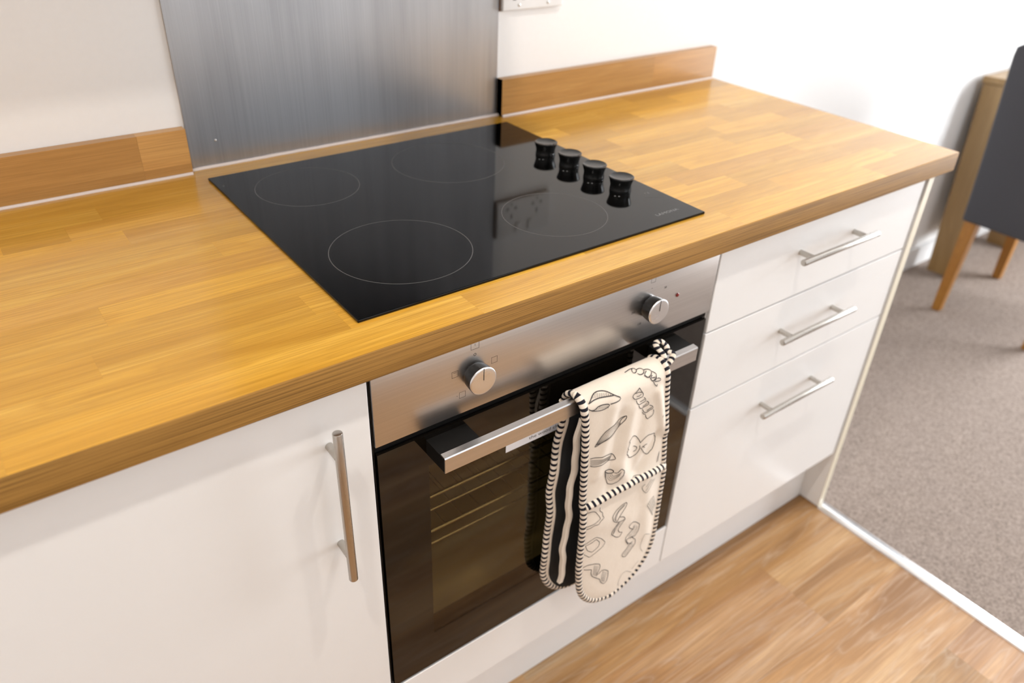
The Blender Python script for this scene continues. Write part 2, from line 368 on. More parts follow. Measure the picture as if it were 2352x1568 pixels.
bm = BM(); q = Matrix.Translation((.0485, YB-.003, .953)) @ Matrix.Rotation(PI/2, 4, 'X'); lathe(bm, [(.002, 0), (.0018, .0006), (.0008, .001)], 12, q)
obj('dot', bm, M_cap, sp_, label='tiny bright spot low on the left')
# double socket
sk = thing('double_socket', 'white double plug socket on the wall right of the splashback', 'socket')
sx0, sx1, sz0, sz1, ys = .6115, .7575, 1.107, 1.193, YB
box('brown_plate', sx0-.002, sx1-.004, ys-.004, ys-.0002, sz0-.001, sz1+.001, plain('socket_brown', (.25, .15, .1), .6), sk)  # brown plate showing as a thin line past the faceplate
box('faceplate', sx0, sx1, ys-.0125, ys-.004, sz0, sz1, M_plast, sk, .0025, seg=3)
for cx in (sx0+.038, sx1-.038):
    box('rocker_switch', cx-.006+.012*(1 if cx < .68 else -1)*1.5, cx+.006+.012*(1 if cx < .68 else -1)*1.5, ys-.0152, ys-.0124, sz1-.03, sz1-.008, M_plast, sk, .001)
    for (dx, dz, w_, h_) in ((0, .006, .004, .009), (-.011, -.012, .0075, .004), (.011, -.012, .0075, .004)):
        box('pin_slot', cx+dx-w_/2, cx+dx+w_/2, ys-.0128, ys-.0115, sz0+.032+dz-h_/2, sz0+.032+dz+h_/2, M_slot, sk)
    bm = BM(); q = Matrix.Translation((cx, ys-.0124, sz0+.009)) @ Matrix.Rotation(PI/2, 4, 'X'); lathe(bm, [(.003, 0), (.003, .0006), (.002, .0009)], 14, q); obj('screw', bm, M_hand, sk)
# ------------------------------------------------------------------ hob
hx0, hx1, hy0, hy1, HZ = .011, .595, .061, .576, .914
hb = thing('hob', 'black ceramic glass hob with four ring marks set on the worktop', 'hob')
bm = BM(); bx(bm, hx0, hx1, hy0, hy1, ZT+.0002, HZ, .0009, 2); obj('glass_top', bm, M_hob, hb)
for cx, cy, R_, lab in ((.1425, .193, .0955, 'large front left ring mark'), (.130, .465, .0795, 'small rear left ring mark'), (.3935, .177, .079, 'small front right ring mark'), (.376, .444, .0955, 'large rear right ring mark')):
    bm = BM(); lathe(bm, [(R_-.0006, 0), (R_-.0006, .00008), (R_+.0006, .00008), (R_+.0006, 0)], 96, Matrix.Translation((cx, cy, HZ-.00002)), cap=False); obj('cooking_ring', bm, M_ring, hb, label=lab)
kmesh = None
KY = [.388, .3225, .259, .1945]
for i, ky in enumerate(KY):
    kx = .543
    bm = BM()
    lathe(bm, [(.0172, 0), (.0176, .0015), (.0172, .004), (.0168, .009), (.0178, .014), (.0196, .0195), (.0202, .0215), (.0200, .0226), (.0190, .0232), (.0178, .0226), (.0150, .0212), (.008, .0204), (.0003, .0203)], 40, Matrix.Translation((kx, ky, HZ)), cap=False)
    k = setsmooth(obj('control_knob', bm, M_knob, hb), 40)
    bm = BM(); bx(bm, kx-.0004, kx+.0004, ky-.0182, ky-.0150, HZ+.0222, HZ+.0233); obj('pointer', bm, M_hobmark, k)
    bm = BM(); bx(bm, kx-.026, kx-.0235, ky-.016, ky-.0135, HZ-.00002, HZ+.00006); bx(bm, kx-.0215, kx-.019, ky-.0205, ky-.018, HZ-.00002, HZ+.00006); obj('position_mark', bm, M_hobmark, hb)
def flat(x, y, z, rz=0): return Matrix.Translation((x, y, z)) @ Matrix.Rotation(rz, 4, 'Z')
text('logo', 'LAMONA', .0088, flat(.543, .0905, HZ+.00004), M_hobmark, hb, 1.28)
text('symbol', '*', .008, flat(.5722, .158, HZ+.00004), M_hobmark, hb, 1.0)
for dx, dy in ((.0, 0), (.006, .0)):
    bm = BM(); bx(bm, .567+dx, .5685+dx, .1625, .164, HZ-.00002, HZ+.00006); obj('heat_dot', bm, M_hobmark, hb)
for p0, p1 in (((.556, .151), (.578, .138)),):
    bm = BM(); rod(bm, (p0[0], p0[1], HZ), (p1[0], p1[1], HZ), .0003, 6); obj('printed_line', bm, M_ring, hb)
# ------------------------------------------------------------------ oven
yf = .0176
ov = thing('oven', 'built in electric oven with steel fascia and dark glass door', 'oven')
FT = .8705
bm = BM(); bx(bm, .0003, .5947, yf, yf+.018, .759, FT, .0012, 2); setsmooth(obj('fascia', bm, M_steel, ov), 30)
box('body', .006, .589, yf+.0185, .55, .70, .866, M_black, ov)
box('gap_trim', .001, .594, yf+.006, yf+.013, .7475, .7588, M_black, ov, .0005)
def oknob(cx, line):
    cz = .8138
    q = Matrix.Translation((cx, yf, cz)) @ Matrix.Rotation(PI/2, 4, 'X')
    bm = BM(); lathe(bm, [(.0168, 0), (.0170, .001), (.0182, .0035), (.0185, .005), (.0192, .010), (.0198, .0184)], 48, q, cap=True)
    k = setsmooth(obj('control_knob', bm, M_knob, ov), 40)
    bm = BM(); lathe(bm, [(.0199, .0183), (.0199, .0190), (.0191, .0199), (.0175, .0202), (.010, .0201), (.0002, .0200)], 48, q, cap=False)
    setsmooth(obj('cap', bm, M_cap, k, label='spun silver cap'), 50)
    bm = BM(); bx(bm, cx-.00035, cx+.00035, yf-.0206, yf-.0196, cz+.002, cz+.0190); obj('pointer', bm, M_mark, k)
    return k
oknob(.1435, 1); oknob(.4515, 0)
YM = yf-.00006
def ring_sq(cx, cz, s, w_=.0005, rr=0, inner=None):
    bm = BM()
    for (x0, x1, z0, z1) in ((-s, s, s-w_, s), (-s, s, -s, -s+w_), (-s, -s+w_, -s, s), (s-w_, s, -s, s)): bx(bm, cx+x0, cx+x1, YM, yf, cz+z0, cz+z1)
    if inner == 'top': bx(bm, cx-s*.5, cx+s*.5, YM, yf, cz+s*.45, cz+s*.55)
    if inner == 'both': bx(bm, cx-s*.5, cx+s*.5, YM, yf, cz+s*.45, cz+s*.55); bx(bm, cx-s*.5, cx+s*.5, YM, yf, cz-s*.55, cz-s*.45)
    if inner == 'stem': bx(bm, cx-w_/2, cx+w_/2, YM, yf, cz-s*.25, cz+s*.3)
    obj('function_symbol', bm, M_mark, ov)
ring_sq(.1435, .8572, .0062, inner='stem'); ring_sq(.1735, .8240, .0047); ring_sq(.1140, .8240, .0047, inner='top'); ring_sq(.1249, .7887, .0047, inner=None)
def upright(x, z): return Matrix.Translation((x, YM, z)) @ Matrix.Rotation(PI/2, 4, 'X')
text('numeral', 'o', .0085, upright(.1435, .8437), M_mark, ov)
text('numeral', '.', .009, upright(.117, .7915), M_mark, ov)
for x, z, s in ((.4515, .8437, '\u2022'), (.4800, .8370, '50'), (.4190, .8135, '200'), (.4345, .7892, '150')):
    text('numeral', s, .0052, upright(x, z), M_mark, ov)
ring_sq(.4520, .8578, .0045, .0004)
bm = BM(); lathe(bm, [(.0032, 0), (.0032, .0006), (.0026, .0012), (.0008, .0015)], 20, Matrix.Translation((.5099, yf, .8152)) @ Matrix.Rotation(PI/2, 4, 'X')); setsmooth(obj('indicator_light', bm, M_red, ov, label='small red indicator light'), 50)
# door
GX0, GX1, GZ0, GZ1 = .0015, .5905, .2815, .7468
WX0, WX1, WZ0, WZ1 = .0735, .5215, .3560, .6950
dr = box('door', GX0, WX0, yf, yf+.005, GZ0, GZ1, M_dglass, ov, label='dark glass oven door')
bm = BM()
for a in ((GX0, WX0, GZ0, GZ1), (WX1, GX1, GZ0, GZ1), (WX0, WX1, WZ1, GZ1), (WX0, WX1, GZ0, WZ0)): bx(bm, a[0], a[1], yf, yf+.005, a[2], a[3])
dr.data = (lambda m_: (bm.to_mesh(m_), m_.materials.append(M_dglass), m_)[2])(bpy.data.meshes.new('door'))
box('glass_pane', WX0, WX1, yf+.0002, yf+.0012, WZ0, WZ1, M_pane, dr, label='tinted see-through window in the oven door')
bm = BM()
for a in ((GX0, WX0, GZ0, GZ1-.001), (WX1, GX1, GZ0, GZ1-.001), (WX0, WX1, WZ1, GZ1-.001), (WX0, WX1, GZ0, WZ0)): bx(bm, a[0]+.001, a[1]-.001 if a[1] == GX1 else a[1], yf+.0052, yf+.030, a[2]+.001, a[3])
obj('door_frame', bm, M_black, dr)
# cavity
bm = BM(); cx0, cx1, cz0, cz1, cy0, cy1 = .062, .533, .345, .706, yf+.031, .44
for a in ((cx0-.01, cx0, cy0, cy1, cz0, cz1), (cx1, cx1+.01, cy0, cy1, cz0, cz1), (cx0-.01, cx1+.01, cy1, cy1+.01, cz0, cz1), (cx0-.01, cx1+.01, cy0, cy1, cz0-.01, cz0), (cx0-.01, cx1+.01, cy0, cy1, cz1, cz1+.01)): bx(bm, *a)
obj('cavity', bm, M_cav, ov, label='grey enamel inside of the oven')
for zz in (.592, .523):
    bm = BM()
    rod(bm, (cx0+.004, cy0+.012, zz), (cx1-.004, cy0+.012, zz), .003, 10); rod(bm, (cx0+.004, cy0+.014, zz-.028), (cx1-.004, cy0+.014, zz-.028), .0022, 10); rod(bm, (cx0+.004, cy1-.02, zz), (cx1-.004, cy1-.02, zz), .003, 10)
    rod(bm, (cx0+.004, cy0+.012, zz), (cx0+.004, cy1-.02, zz), .003, 8); rod(bm, (cx1-.004, cy0+.012, zz), (cx1-.004, cy1-.02, zz), .003, 8)
    for i in range(14):
        xx = cx0+.03+i*.0315; rod(bm, (xx, cy0+.012, zz), (xx, cy1-.02, zz), .0013, 6)
    setsmooth(obj('wire_shelf', bm, M_wire, ov), 50)
# door handle: black end arms carrying a steel faced bar
hd = bpy.data.objects.new('handle', None); COL.objects.link(hd); hd.parent = dr; hd['label'] = 'steel bar handle on two black arms'
hy = yf-.045
bm = BM(); prof = [(hy, .7170), (hy, .7392), (hy+.0012, .7410), (hy+.0100, .7418), (hy+.0100, .7395), (hy+.002, .7390), (hy+.002, .7170)]
va = [bm.verts.new((.0700, y, z)) for y, z in prof]; vb = [bm.verts.new((.5240, y, z)) for y, z in prof]
for i in range(len(prof)): bm.faces.new((va[i], vb[i], vb[(i+1) % len(prof)], va[(i+1) % len(prof)]))
bm.faces.new(va[::-1]); bm.faces.new(vb)
hbar = obj('handle_bar', bm, M_steel, ov, label='long steel faced handle bar across the door')
bpy.data.objects.remove(hd)
for s, x0 in ((0, .0702), (1, .4638)):
    bm = BM(); x1 = x0+.060
    P0 = [(x0, yf-.0001), (x0, hy+.0022), (x1, hy+.0022), (x1-(.0 if 1 else 0), yf-.0001)]
    lo = [bm.verts.new((x, y, .7172)) for x, y in P0]; hi = [bm.verts.new((x, y, .7402 if y > 0 else .7388)) for x, y in P0]
    bm.faces.new(lo); bm.faces.new(hi[::-1])
    for i in range(4): bm.faces.new((lo[i], hi[i], hi[(i+1) % 4], lo[(i+1) % 4]))
    obj('handle_arm', bm, M_black, ov, label='black arm holding the handle bar')
box('bar_core', .1305, .4635, hy+.0025, hy+.0095, .7180, .7388, M_black, ov)
lb = box('warning_label', .1975, .3700, yf-.0002, yf-.00002, .6565, .6715, M_label, dr, label='narrow white paper sticker with black print')
bpy.context.view_layer.update()
t_ = text('label_text', 'the wood close down use', .0082, Matrix.Translation((.292, yf-.00025, .6640)) @ Matrix.Rotation(PI/2, 4, 'X'), M_mark, lb, 1.25)
# ------------------------------------------------------------------ units
def bar_handle(parent, cx, cz, vertical, L=.236, sp=.158):
    r = .0058; yb = yf-.0290; bm = BM()
    if vertical: rod(bm, (cx, yb, cz-L/2), (cx, yb, cz+L/2), r, 24, .0008)
    else: rod(bm, (cx-L/2, yb, cz), (cx+L/2, yb, cz), r, 24, .0008)
    h = setsmooth(obj('handle', bm, M_hand, parent, label='satin nickel bar handle'), 40)
    for s in (-1, 1):
        p = (cx, cz+s*sp/2) if vertical else (cx+s*sp/2, cz)
        bm = BM(); rod(bm, (p[0], yf-.0002, p[1]), (p[0], yb+r*.75, p[1]), .0050, 20); setsmooth(obj('post', bm, M_hand, h), 40)
    return h
def front(name, x0, x1, z0, z1, parent, lab=None):
    bm = BM(); bx(bm, x0, x1, yf, yf+.018, z0, z1, .0012, 2); return obj(name, bm, M_white, parent, label=lab)
cab = thing('base_cabinet', 'white base cabinet with one door left of the oven', 'cabinet')
def carcass(x0, x1, parent, z0=.1735):
    bm = BM(); y0 = yf+.0195
    bx(bm, x0, x0+.018, y0, .56, z0, .8695); bx(bm, x1-.018, x1, y0, .56, z0, .8695); bx(bm, x0+.018, x1-.018, y0, .56, z0, z0+.018); bx(bm, x0+.018, x1-.018, .55, .56, z0+.018, .8695); bx(bm, x0+.018, x1-.018, y0, y0+.08, .8515, .8695)
    obj('carcass', bm, M_carc, parent)
carcass(-.6025, -.0045, cab)
d_ = front('door', -.6015, -.0045, .1745, .8670, cab); bar_handle(d_, -.0570, .7120, True)
cab2 = thing('base_cabinet', 'white base cabinet further left beyond the single door unit', 'cabinet')
carcass(-1.205, -.6035, cab2); d2 = front('door', -1.204, -.6035, .1745, .8670, cab2); bar_handle(d2, -1.15, .715, True)
hous = thing('oven_housing', 'white cabinet housing below and around the oven', 'cabinet')
bm = BM(); bx(bm, -.0022, -.0002, yf+.004, .56, .1735, .8695); obj('side_strip', bm, M_black, hous, label='black strip standing in for the shaded gap beside the oven')  # black strip stands in for the shade in the gap
bm = BM(); bx(bm, .5952, .5965, yf+.006, .56, .1735, .8695); obj('side_strip', bm, M_carc, hous)
front('filler_panel', -.0018, .5952, .1745, .2760, hous, 'white filler panel under the oven door')
box('oven_shelf', .0, .595, yf+.0185, .55, .2600, .2700, M_carc, hous)
dru = thing('drawer_unit', 'white unit of three drawers with bar handles right of the oven', 'drawers')
carcass(.5968, 1.1895, dru)
for z0, z1, hz, lab in ((.7165, .8670, .8060, 'top drawer'), (.5605, .7135, .6480, 'middle drawer'), (.1745, .5575, .4815, 'deep bottom drawer')):
    d_ = front('drawer', .5980, 1.1830, z0, z1, dru, lab); bar_handle(d_, .8915, hz, False, .219, .157)
ep = thing('end_panel', 'tall white end panel closing the drawer unit on the right', 'panel')
box('board', 1.1906, 1.2092, .0158, .60, FZ+.0045, .8705, M_white, ep)
box('edging', 1.1904, 1.2094, .0148, .0158, FZ+.0045, .8705, M_cream, ep, label='cream edging strip on the front edge')
pl = tag(box('plinth', -1.7, 1.1902, .0700, .0850, FZ+.0008, .1700, M_kick, bev=.0008), 'white plinth board under the doors and drawers', 'plinth')
PRINT=[(9,[(2912,7400),(2961,7430),(3016,7470),(3084,7496),(3155,7495),(3222,7476),(3270,7448),(3324,7402),(3382,7365),(3443,7335),(3462,7313),(3430,7294),(3338,7295),(3257,7298)]),
(9,[(2912,7400),(3007,7420),(3100,7420),(3209,7404),(3317,7388),(3346,7387)]),
(9,[(2890,7336),(2932,7303),(2989,7297),(3035,7327),(3117,7330),(3199,7315),(3257,7295),(3231,7267),(3165,7245),(3071,7254),(2979,7286),(2932,7303)]),
(4,[(2997,7443),(3032,7474)]),
(4,[(3024,7438),(3067,7479)]),
(4,[(3051,7433),(3103,7485)]),
(4,[(3078,7428),(3126,7475)]),
(4,[(3106,7423),(3151,7467)]),
(4,[(3134,7418),(3176,7460)]),
(4,[(3162,7413),(3201,7452)]),
(4,[(3190,7408),(3226,7444)]),
(4,[(3218,7403),(3255,7442)]),
(4,[(3246,7398),(3274,7425)]),
(4,[(3274,7394),(3295,7409)]),
(4,[(3301,7389),(3317,7393)]),
(4,[(3018,7290),(3024,7313)]),
(4,[(3044,7285),(3049,7306)]),
(4,[(3065,7283),(3075,7319)]),
(4,[(3092,7276),(3101,7313)]),
(4,[(3119,7268),(3127,7308)]),
(4,[(3146,7261),(3153,7303)]),
(4,[(3172,7254),(3180,7297)]),
(4,[(3198,7248),(3206,7292)]),
(4,[(3223,7243),(3232,7287)]),
(8,[(3821,7335),(3781,7305),(3726,7285),(3687,7273),(3694,7229),(3755,7166),(3822,7164),(3906,7152),(3920,7187),(3891,7235),(3852,7285),(3821,7335)]),
(8,[(3745,7278),(3803,7281),(3876,7247)]),
(8,[(3775,7213),(3830,7202),(3867,7221)]),
(8,[(3777,7149),(3792,7093),(3849,7038),(3926,7040),(3991,7034),(3987,7080),(3936,7133)]),
(8,[(3833,7035),(3886,6955),(3951,6910),(4020,6926),(4080,6930),(4074,6978),(4013,7031)]),
(8,[(3962,6897),(4006,6821),(4054,6785),(4109,6822),(4189,6821),(4165,6874),(4100,6917)]),
(8,[(3975,6835),(4005,6784),(4045,6769)]),
(8,[(4047,6757),(4060,6703),(4111,6648),(4124,6686),(4187,6678),(4218,6739),(4192,6800)]),
(8,[(3956,6946),(4005,6954),(4045,6970)]),
(8,[(3860,7084),(3917,7087),(3958,7087)]),
(8,[(4061,6826),(4105,6848),(4155,6853)]),
(8,[(3070,6604),(3108,6670),(3165,6759),(3230,6837),(3313,6880),(3412,6879),(3497,6898),(3564,6932),(3628,6942),(3631,6906),(3594,6841),(3537,6795),(3482,6733),(3384,6698),(3266,6681),(3185,6645),(3125,6615),(3083,6596),(3070,6604)]),
(8,[(3537,6795),(3523,6861),(3566,6914),(3618,6938)]),
(4,[(3091,6627),(3177,6744),(3271,6836),(3416,6864),(3502,6871)]),
(4,[(3097,6627),(3191,6728),(3291,6814),(3438,6839),(3508,6858)]),
(4,[(3104,6627),(3204,6712),(3315,6788),(3459,6815),(3514,6845)]),
(4,[(3111,6627),(3218,6696),(3345,6756),(3477,6793),(3519,6833)]),
(4,[(3117,6627),(3231,6680),(3380,6716),(3492,6775),(3525,6821)]),
(4,[(3124,6627),(3246,6664),(3417,6676),(3506,6758),(3530,6810)]),
(8,[(4030,6231),(3989,6311),(3911,6416),(3827,6475),(3785,6458),(3777,6418),(3731,6428),(3772,6363),(3741,6345),(3760,6299),(3717,6301),(3767,6235),(3712,6245),(3748,6195),(3715,6185),(3786,6110),(3786,6071),(3887,6016),(3968,6019),(4017,6067),(4038,6131),(4025,6181)]),
(8,[(4030,6231),(4078,6279),(4165,6325),(4333,6281),(4348,6210),(4403,6152),(4378,6124),(4399,6081),(4363,6044),(4382,6002),(4340,5991),(4353,5951),(4293,5932),(4282,5887),(4240,5882),(4131,6000),(4052,6119)]),
(8,[(3882,6238),(3955,6189),(3988,6143),(3961,6108),(3908,6116)]),
(8,[(4076,6123),(4141,6146),(4179,6146)]),
(8,[(4087,6138),(4137,6094)]),
(8,[(3014,6401),(3082,6394),(3188,6369),(3292,6356),(3435,6306),(3495,6241),(3540,6147),(3474,6154),(3386,6208),(3291,6205),(3181,6214),(3098,6218),(3030,6255)]),
(8,[(3435,6306),(3433,6229),(3369,6213)]),
(5,[(3018,6368),(3119,6338),(3215,6318),(3303,6303),(3416,6273)]),
(5,[(3020,6344),(3121,6315),(3217,6302),(3307,6287),(3419,6258)]),
(5,[(3023,6320),(3123,6292),(3219,6285),(3310,6272),(3422,6243)]),
(5,[(3026,6296),(3125,6269),(3221,6269),(3313,6257),(3425,6228)]),
(5,[(3028,6272),(3127,6245),(3223,6253),(3316,6241),(3428,6213)]),
(10,[(3340,6027),(3423,6000),(3502,5954),(3527,5908),(3502,5884),(3423,5920),(3347,5990),(3340,6027)]),
(8,[(3334,6018),(3352,5912),(3393,5820)]),
(8,[(3529,5894),(3568,5869),(3598,5915),(3622,5964),(3702,5883),(3715,5820),(3664,5780),(3636,5728)]),
(8,[(3357,5969),(3378,5850),(3447,5690),(3527,5651),(3627,5668),(3697,5742),(3702,5870)]),
(4,[(3393,5936),(3426,5817),(3489,5734),(3563,5753),(3623,5837)]),
(4,[(3435,5909),(3460,5812),(3504,5761),(3569,5787),(3627,5858)]),
(4,[(3469,5891),(3487,5816),(3518,5790),(3576,5820),(3632,5878)]),
(4,[(3496,5882),(3510,5824),(3532,5820),(3583,5852),(3638,5898)]),
(8,[(3976,7445),(4007,7412),(4061,7398)]),
(8,[(4057,7390),(4077,7340),(4132,7337),(4189,7345),(4172,7383)]),
(8,[(4103,7328),(4131,7276),(4198,7212),(4182,7265)]),
(8,[(4088,7382),(4154,7372)]),
(8,[(4131,7324),(4233,7296),(4276,7301),(4219,7350),(4189,7345)]),
(8,[(3739,7574),(3873,7596),(3938,7577),(3921,7524),(3839,7509),(3843,7552),(3893,7585)]),
(8,[(3919,7543),(3997,7552),(4040,7511),(3999,7469),(3908,7466),(3895,7500)]),
(8,[(4034,7505),(4098,7501),(4147,7457),(4095,7415),(4019,7402),(3985,7452),(4056,7482)]),
(8,[(4143,7451),(4202,7400),(4162,7356),(4089,7335),(4056,7385),(4114,7410)]),
(6,[(4521,5817),(4509,5756),(4499,5679),(4496,5612)]),
(6,[(4514,5815),(4524,5720),(4521,5612)]),
(6,[(4431,6610),(4407,6571)]),
(7,[(3056,5319),(3141,5316),(3209,5283),(3294,5152),(3325,5084)]),
(7,[(3296,5328),(3294,5257),(3370,5182),(3356,5137),(3406,5058),(3329,5029),(3300,4972),(3213,5000),(3152,4974),(3062,4975)]),
(7,[(3325,5084),(3226,5030),(3130,5031),(3064,5030)]),
(7,[(3068,4621),(3183,4660),(3296,4687),(3414,4589),(3514,4451),(3479,4373),(3343,4315),(3210,4273),(3090,4406)]),
(7,[(3103,4585),(3224,4599),(3304,4633),(3388,4525),(3382,4430),(3250,4369),(3148,4464),(3103,4585)]),
(8,[(3865,5127),(3773,5122),(3651,5064),(3584,4977),(3613,4870),(3687,4799),(3741,4889),(3861,5019),(3894,5083),(3865,5127)]),
(8,[(3687,4799),(3793,4766),(3886,4770),(3840,4842),(3741,4889)]),
(8,[(3886,4770),(3821,4711),(3756,4586),(3811,4491),(3880,4470),(3830,4379),(3749,4418),(3626,4552),(3637,4637),(3711,4716),(3754,4779)]),
(4,[(3849,5108),(3726,5058),(3633,4950),(3640,4873)]),
(4,[(3797,4745),(3715,4652),(3673,4544)]),
(4,[(3844,5096),(3718,5041),(3642,4930),(3653,4861)]),
(4,[(3774,4753),(3700,4654),(3671,4535)]),
(4,[(3838,5085),(3710,5024),(3651,4911),(3666,4848)]),
(4,[(3750,4760),(3685,4657),(3668,4527)]),
(4,[(3832,5074),(3703,5007),(3660,4891),(3678,4835)]),
(4,[(3727,4768),(3670,4660),(3666,4518)]),
(8,[(4046,4449),(4013,4511),(4078,4574),(4169,4525),(4276,4413),(4273,4272),(4214,4164),(4130,4195),(4011,4208),(4046,4105),(4160,4013)]),
(8,[(4046,4449),(4140,4370),(4145,4448)]),
(8,[(4154,4402),(4068,4334),(3982,4266),(3996,4177),(4075,4046)]),
(8,[(4130,4195),(4241,4066),(4249,3958),(4146,3857),(4060,3765),(3972,3822),(3962,3891),(4050,3959),(4116,4041),(4171,4068)]),
(4,[(4161,4469),(4126,4339),(4043,4249)]),
(4,[(4175,4045),(4090,3954),(3985,3865)]),
(4,[(4187,4437),(4155,4305),(4063,4220)]),
(4,[(4192,4014),(4109,3921),(4005,3843)]),
(4,[(4212,4406),(4185,4271),(4084,4191)]),
(4,[(4209,3983),(4129,3888),(4024,3820)]),
(4,[(4236,4376),(4214,4238),(4104,4162)]),
(4,[(4226,3951),(4148,3855),(4043,3797)]),
(8,[(3106,4089),(3195,4101),(3340,4046),(3458,3974),(3478,3889),(3445,3785),(3407,3726),(3471,3727),(3502,3770),(3578,3763),(3686,3661),(3693,3540),(3681,3419),(3629,3378),(3541,3469),(3508,3576),(3425,3651),(3322,3758),(3283,3865),(3301,3937),(3191,3991),(3129,4026)]),
(5,[(3344,4013),(3341,3892),(3337,3780)]),
(5,[(3562,3742),(3540,3619),(3559,3479)]),
(5,[(3375,3986),(3365,3877),(3366,3749)]),
(5,[(3592,3710),(3569,3600),(3580,3465)]),
(5,[(3405,3959),(3388,3863),(3395,3719)]),
(5,[(3623,3677),(3598,3581),(3600,3452)]),
(5,[(3435,3932),(3412,3848),(3424,3688)]),
(5,[(3654,3644),(3627,3562),(3621,3437)]),
(7,[(4525,4906),(4448,4865),(4363,4795),(4455,4650),(4587,4428)]),
(5,[(4526,4877),(4618,4631)]),
(5,[(4495,4860),(4606,4597)]),
(5,[(4465,4844),(4594,4563)]),
(5,[(4434,4827),(4581,4529)]),
(5,[(4406,4807),(4568,4495)]),
(5,[(4589,3987),(4455,4081),(4410,4012),(4400,3843),(4410,3749),(4491,3608)]),
(5,[(4445,3410),(4373,3384),(4319,3334),(4284,3291)]),
(5,[(4302,3209),(4147,3355),(4044,3359),(3998,3271),(3976,3153),(4002,3065)]),
(6,[(4464,5318),(4381,5207),(4289,5102),(4200,5210),(4168,5300),(4232,5326)]),
(6,[(4415,5331),(4320,5245),(4270,5159)]),
(6,[(4365,5362),(4261,5257)]),
(6,[(3983,5528),(3973,5581),(4084,5555),(4205,5491)]),
(6,[(4023,5515),(4134,5505),(4205,5473)])]
# ------------------------------------------------------------------ oven glove over the handle bar
gv = thing('oven_glove', 'cream double oven glove printed with pasta shapes hanging over the oven handle', 'oven glove')
FL = [(.758, .2800), (.742, .2800), (.718, .2865), (.676, .2915), (.611, .2960), (.533, .3010), (.466, .3035), (.409, .3045), (.376, .3080)]
FRt = [(.758, .4380), (.730, .4430), (.664, .4530), (.593, .4630), (.555, .4690), (.514, .4705), (.476, .4715), (.434, .4730), (.391, .4740), (.376, .4735)]
def lerp(T, z):
    if z >= T[0][0]: return T[0][1]
    for (a, xa), (b, xb) in zip(T, T[1:]):
        if z >= b: return xa+(xb-xa)*(a-z)/(a-b)
    return T[-1][1]
ZB, ZC = .2915, .385      # bottom of the flap, where the rounding starts
def xlr(z):
    l, r = lerp(FL, z), lerp(FRt, z)
    if z < ZC:
        t = min(1, (ZC-z)/(ZC-ZB)); k = math.sqrt(max(0, 1-t**2.1)); c = .386; hw = (r-l)/2
        l, r = c-(c-l)*k, c+(r-c)*k
    return l, r
FOLD = [((.335, .72), (.318, .60), .010, .0028), ((.352, .70), (.345, .56), .009, -.0026), ((.375, .70), (.365, .58), .010, .0030), ((.40, .69), (.392, .57), .010, -.0022),
        ((.425, .71), (.455, .62), .007, .0040), ((.44, .62), (.405, .565), .010, -.0035), ((.36, .60), (.385, .56), .012, .0025), ((.32, .50), (.40, .47), .02, .0018), ((.43, .53), (.45, .40), .014, .0022)]
def bulge(x, z):
    s = 0
    for (ax, az), (bx_, bz), w_, h in FOLD:
        dx, dz = bx_-ax, bz-az; L2 = dx*dx+dz*dz; t = max(0, min(1, ((x-ax)*dx+(z-az)*dz)/L2)); d2 = (x-ax-t*dx)**2+(z-az-t*dz)**2
        s += h*math.exp(-d2/(w_*w_))
    # the pocket lies on top of the strip below the pocket edge
    pe = pocket_z(x)
    s += .0035/(1+math.exp((z-pe)/.0012))
    l, r = xlr(max(z, ZB+.001)); e = max(0, min(x-l, r-x)); s += .004*(1-math.exp(-e/.02))
    return s
def pocket_z(x): return .543+.006*math.sin((x-.3)/.17*PI)
RY, RZ, RR = -.0225, .7285, .0195
def surf(x, z):           # outer front face of the front flap
    return (RY-RR)-bulge(x, z)
obj.keep = False
def flap_front():
    bm = BM(); NU, rows_ = 44, []
    zs = [ZB+(ZC-ZB)*(1-math.cos(PI/2*k/16)) for k in range(1, 16)]
    zs = [ZB+.0002]+zs+[ZC+(RZ-ZC)*k/110 for k in range(111)]
    for z in zs:
        l, r = xlr(z); rows_.append([Vector((l+(r-l)*i/NU, surf(l+(r-l)*i/NU, z), z)) for i in range(NU+1)])
    for k in range(1, 13):
        a = PI*k/12; l, r = .2800, .4400+.004*math.sin(a); fade = math.cos(a/2)**2
        row = []
        for i in range(NU+1):
            l2, r2 = xlr(RZ); x = (l2+(r2-l2)*i/NU); b = bulge(x, RZ)*fade
            row.append(Vector((x-.003*math.sin(a/2), RY-(RR+b)*math.cos(a), RZ+(RR+b*.5)*math.sin(a))))
        rows_.append(row)
    g = [[bm.verts.new(p) for p in r] for r in rows_]
    for a, b in zip(g, g[1:]):
        for i in range(NU): bm.faces.new((a[i], a[i+1], b[i+1], b[i]))
    return bm, rows_
bm, RW = flap_front(); ff = setsmooth(obj('front_flap', bm, M_cloth, gv, label='cream cotton flap with pasta print hanging in front'), 80)
md = ff.modifiers.new('s', 'SOLIDIFY'); md.thickness = .004; md.offset = 0
NR = len(RW)
def binding(name, pts, r=.0046, lab=None, ref=None, flat=.8, parent=None):
    bm = BM(); tube(bm, pts, r, 12, ref=ref, flat=flat); return setsmooth(obj(name, bm, M_bind, parent or gv, label=lab), 60)
off = Vector((0, -.0005, 0))
L_ = [r[0]+off for r in RW][::-1]; R_ = [r[-1]+off for r in RW]; bot = [p+off for p in RW[0]]
def dens(pts, st=.0035):
    o = [pts[0]]
    for p in pts[1:]:
        d = (p-o[-1]).length
        if d < st*.6: continue
        k = max(1, int(d/st)); a = o[-1]; o += [a+(p-a)*(j/k) for j in range(1, k+1)]
    return o
outline = dens(L_+bot+R_)
binding('binding', outline, .0060, 'black and cream striped binding around the front flap', Vector((0, 1, 0)))
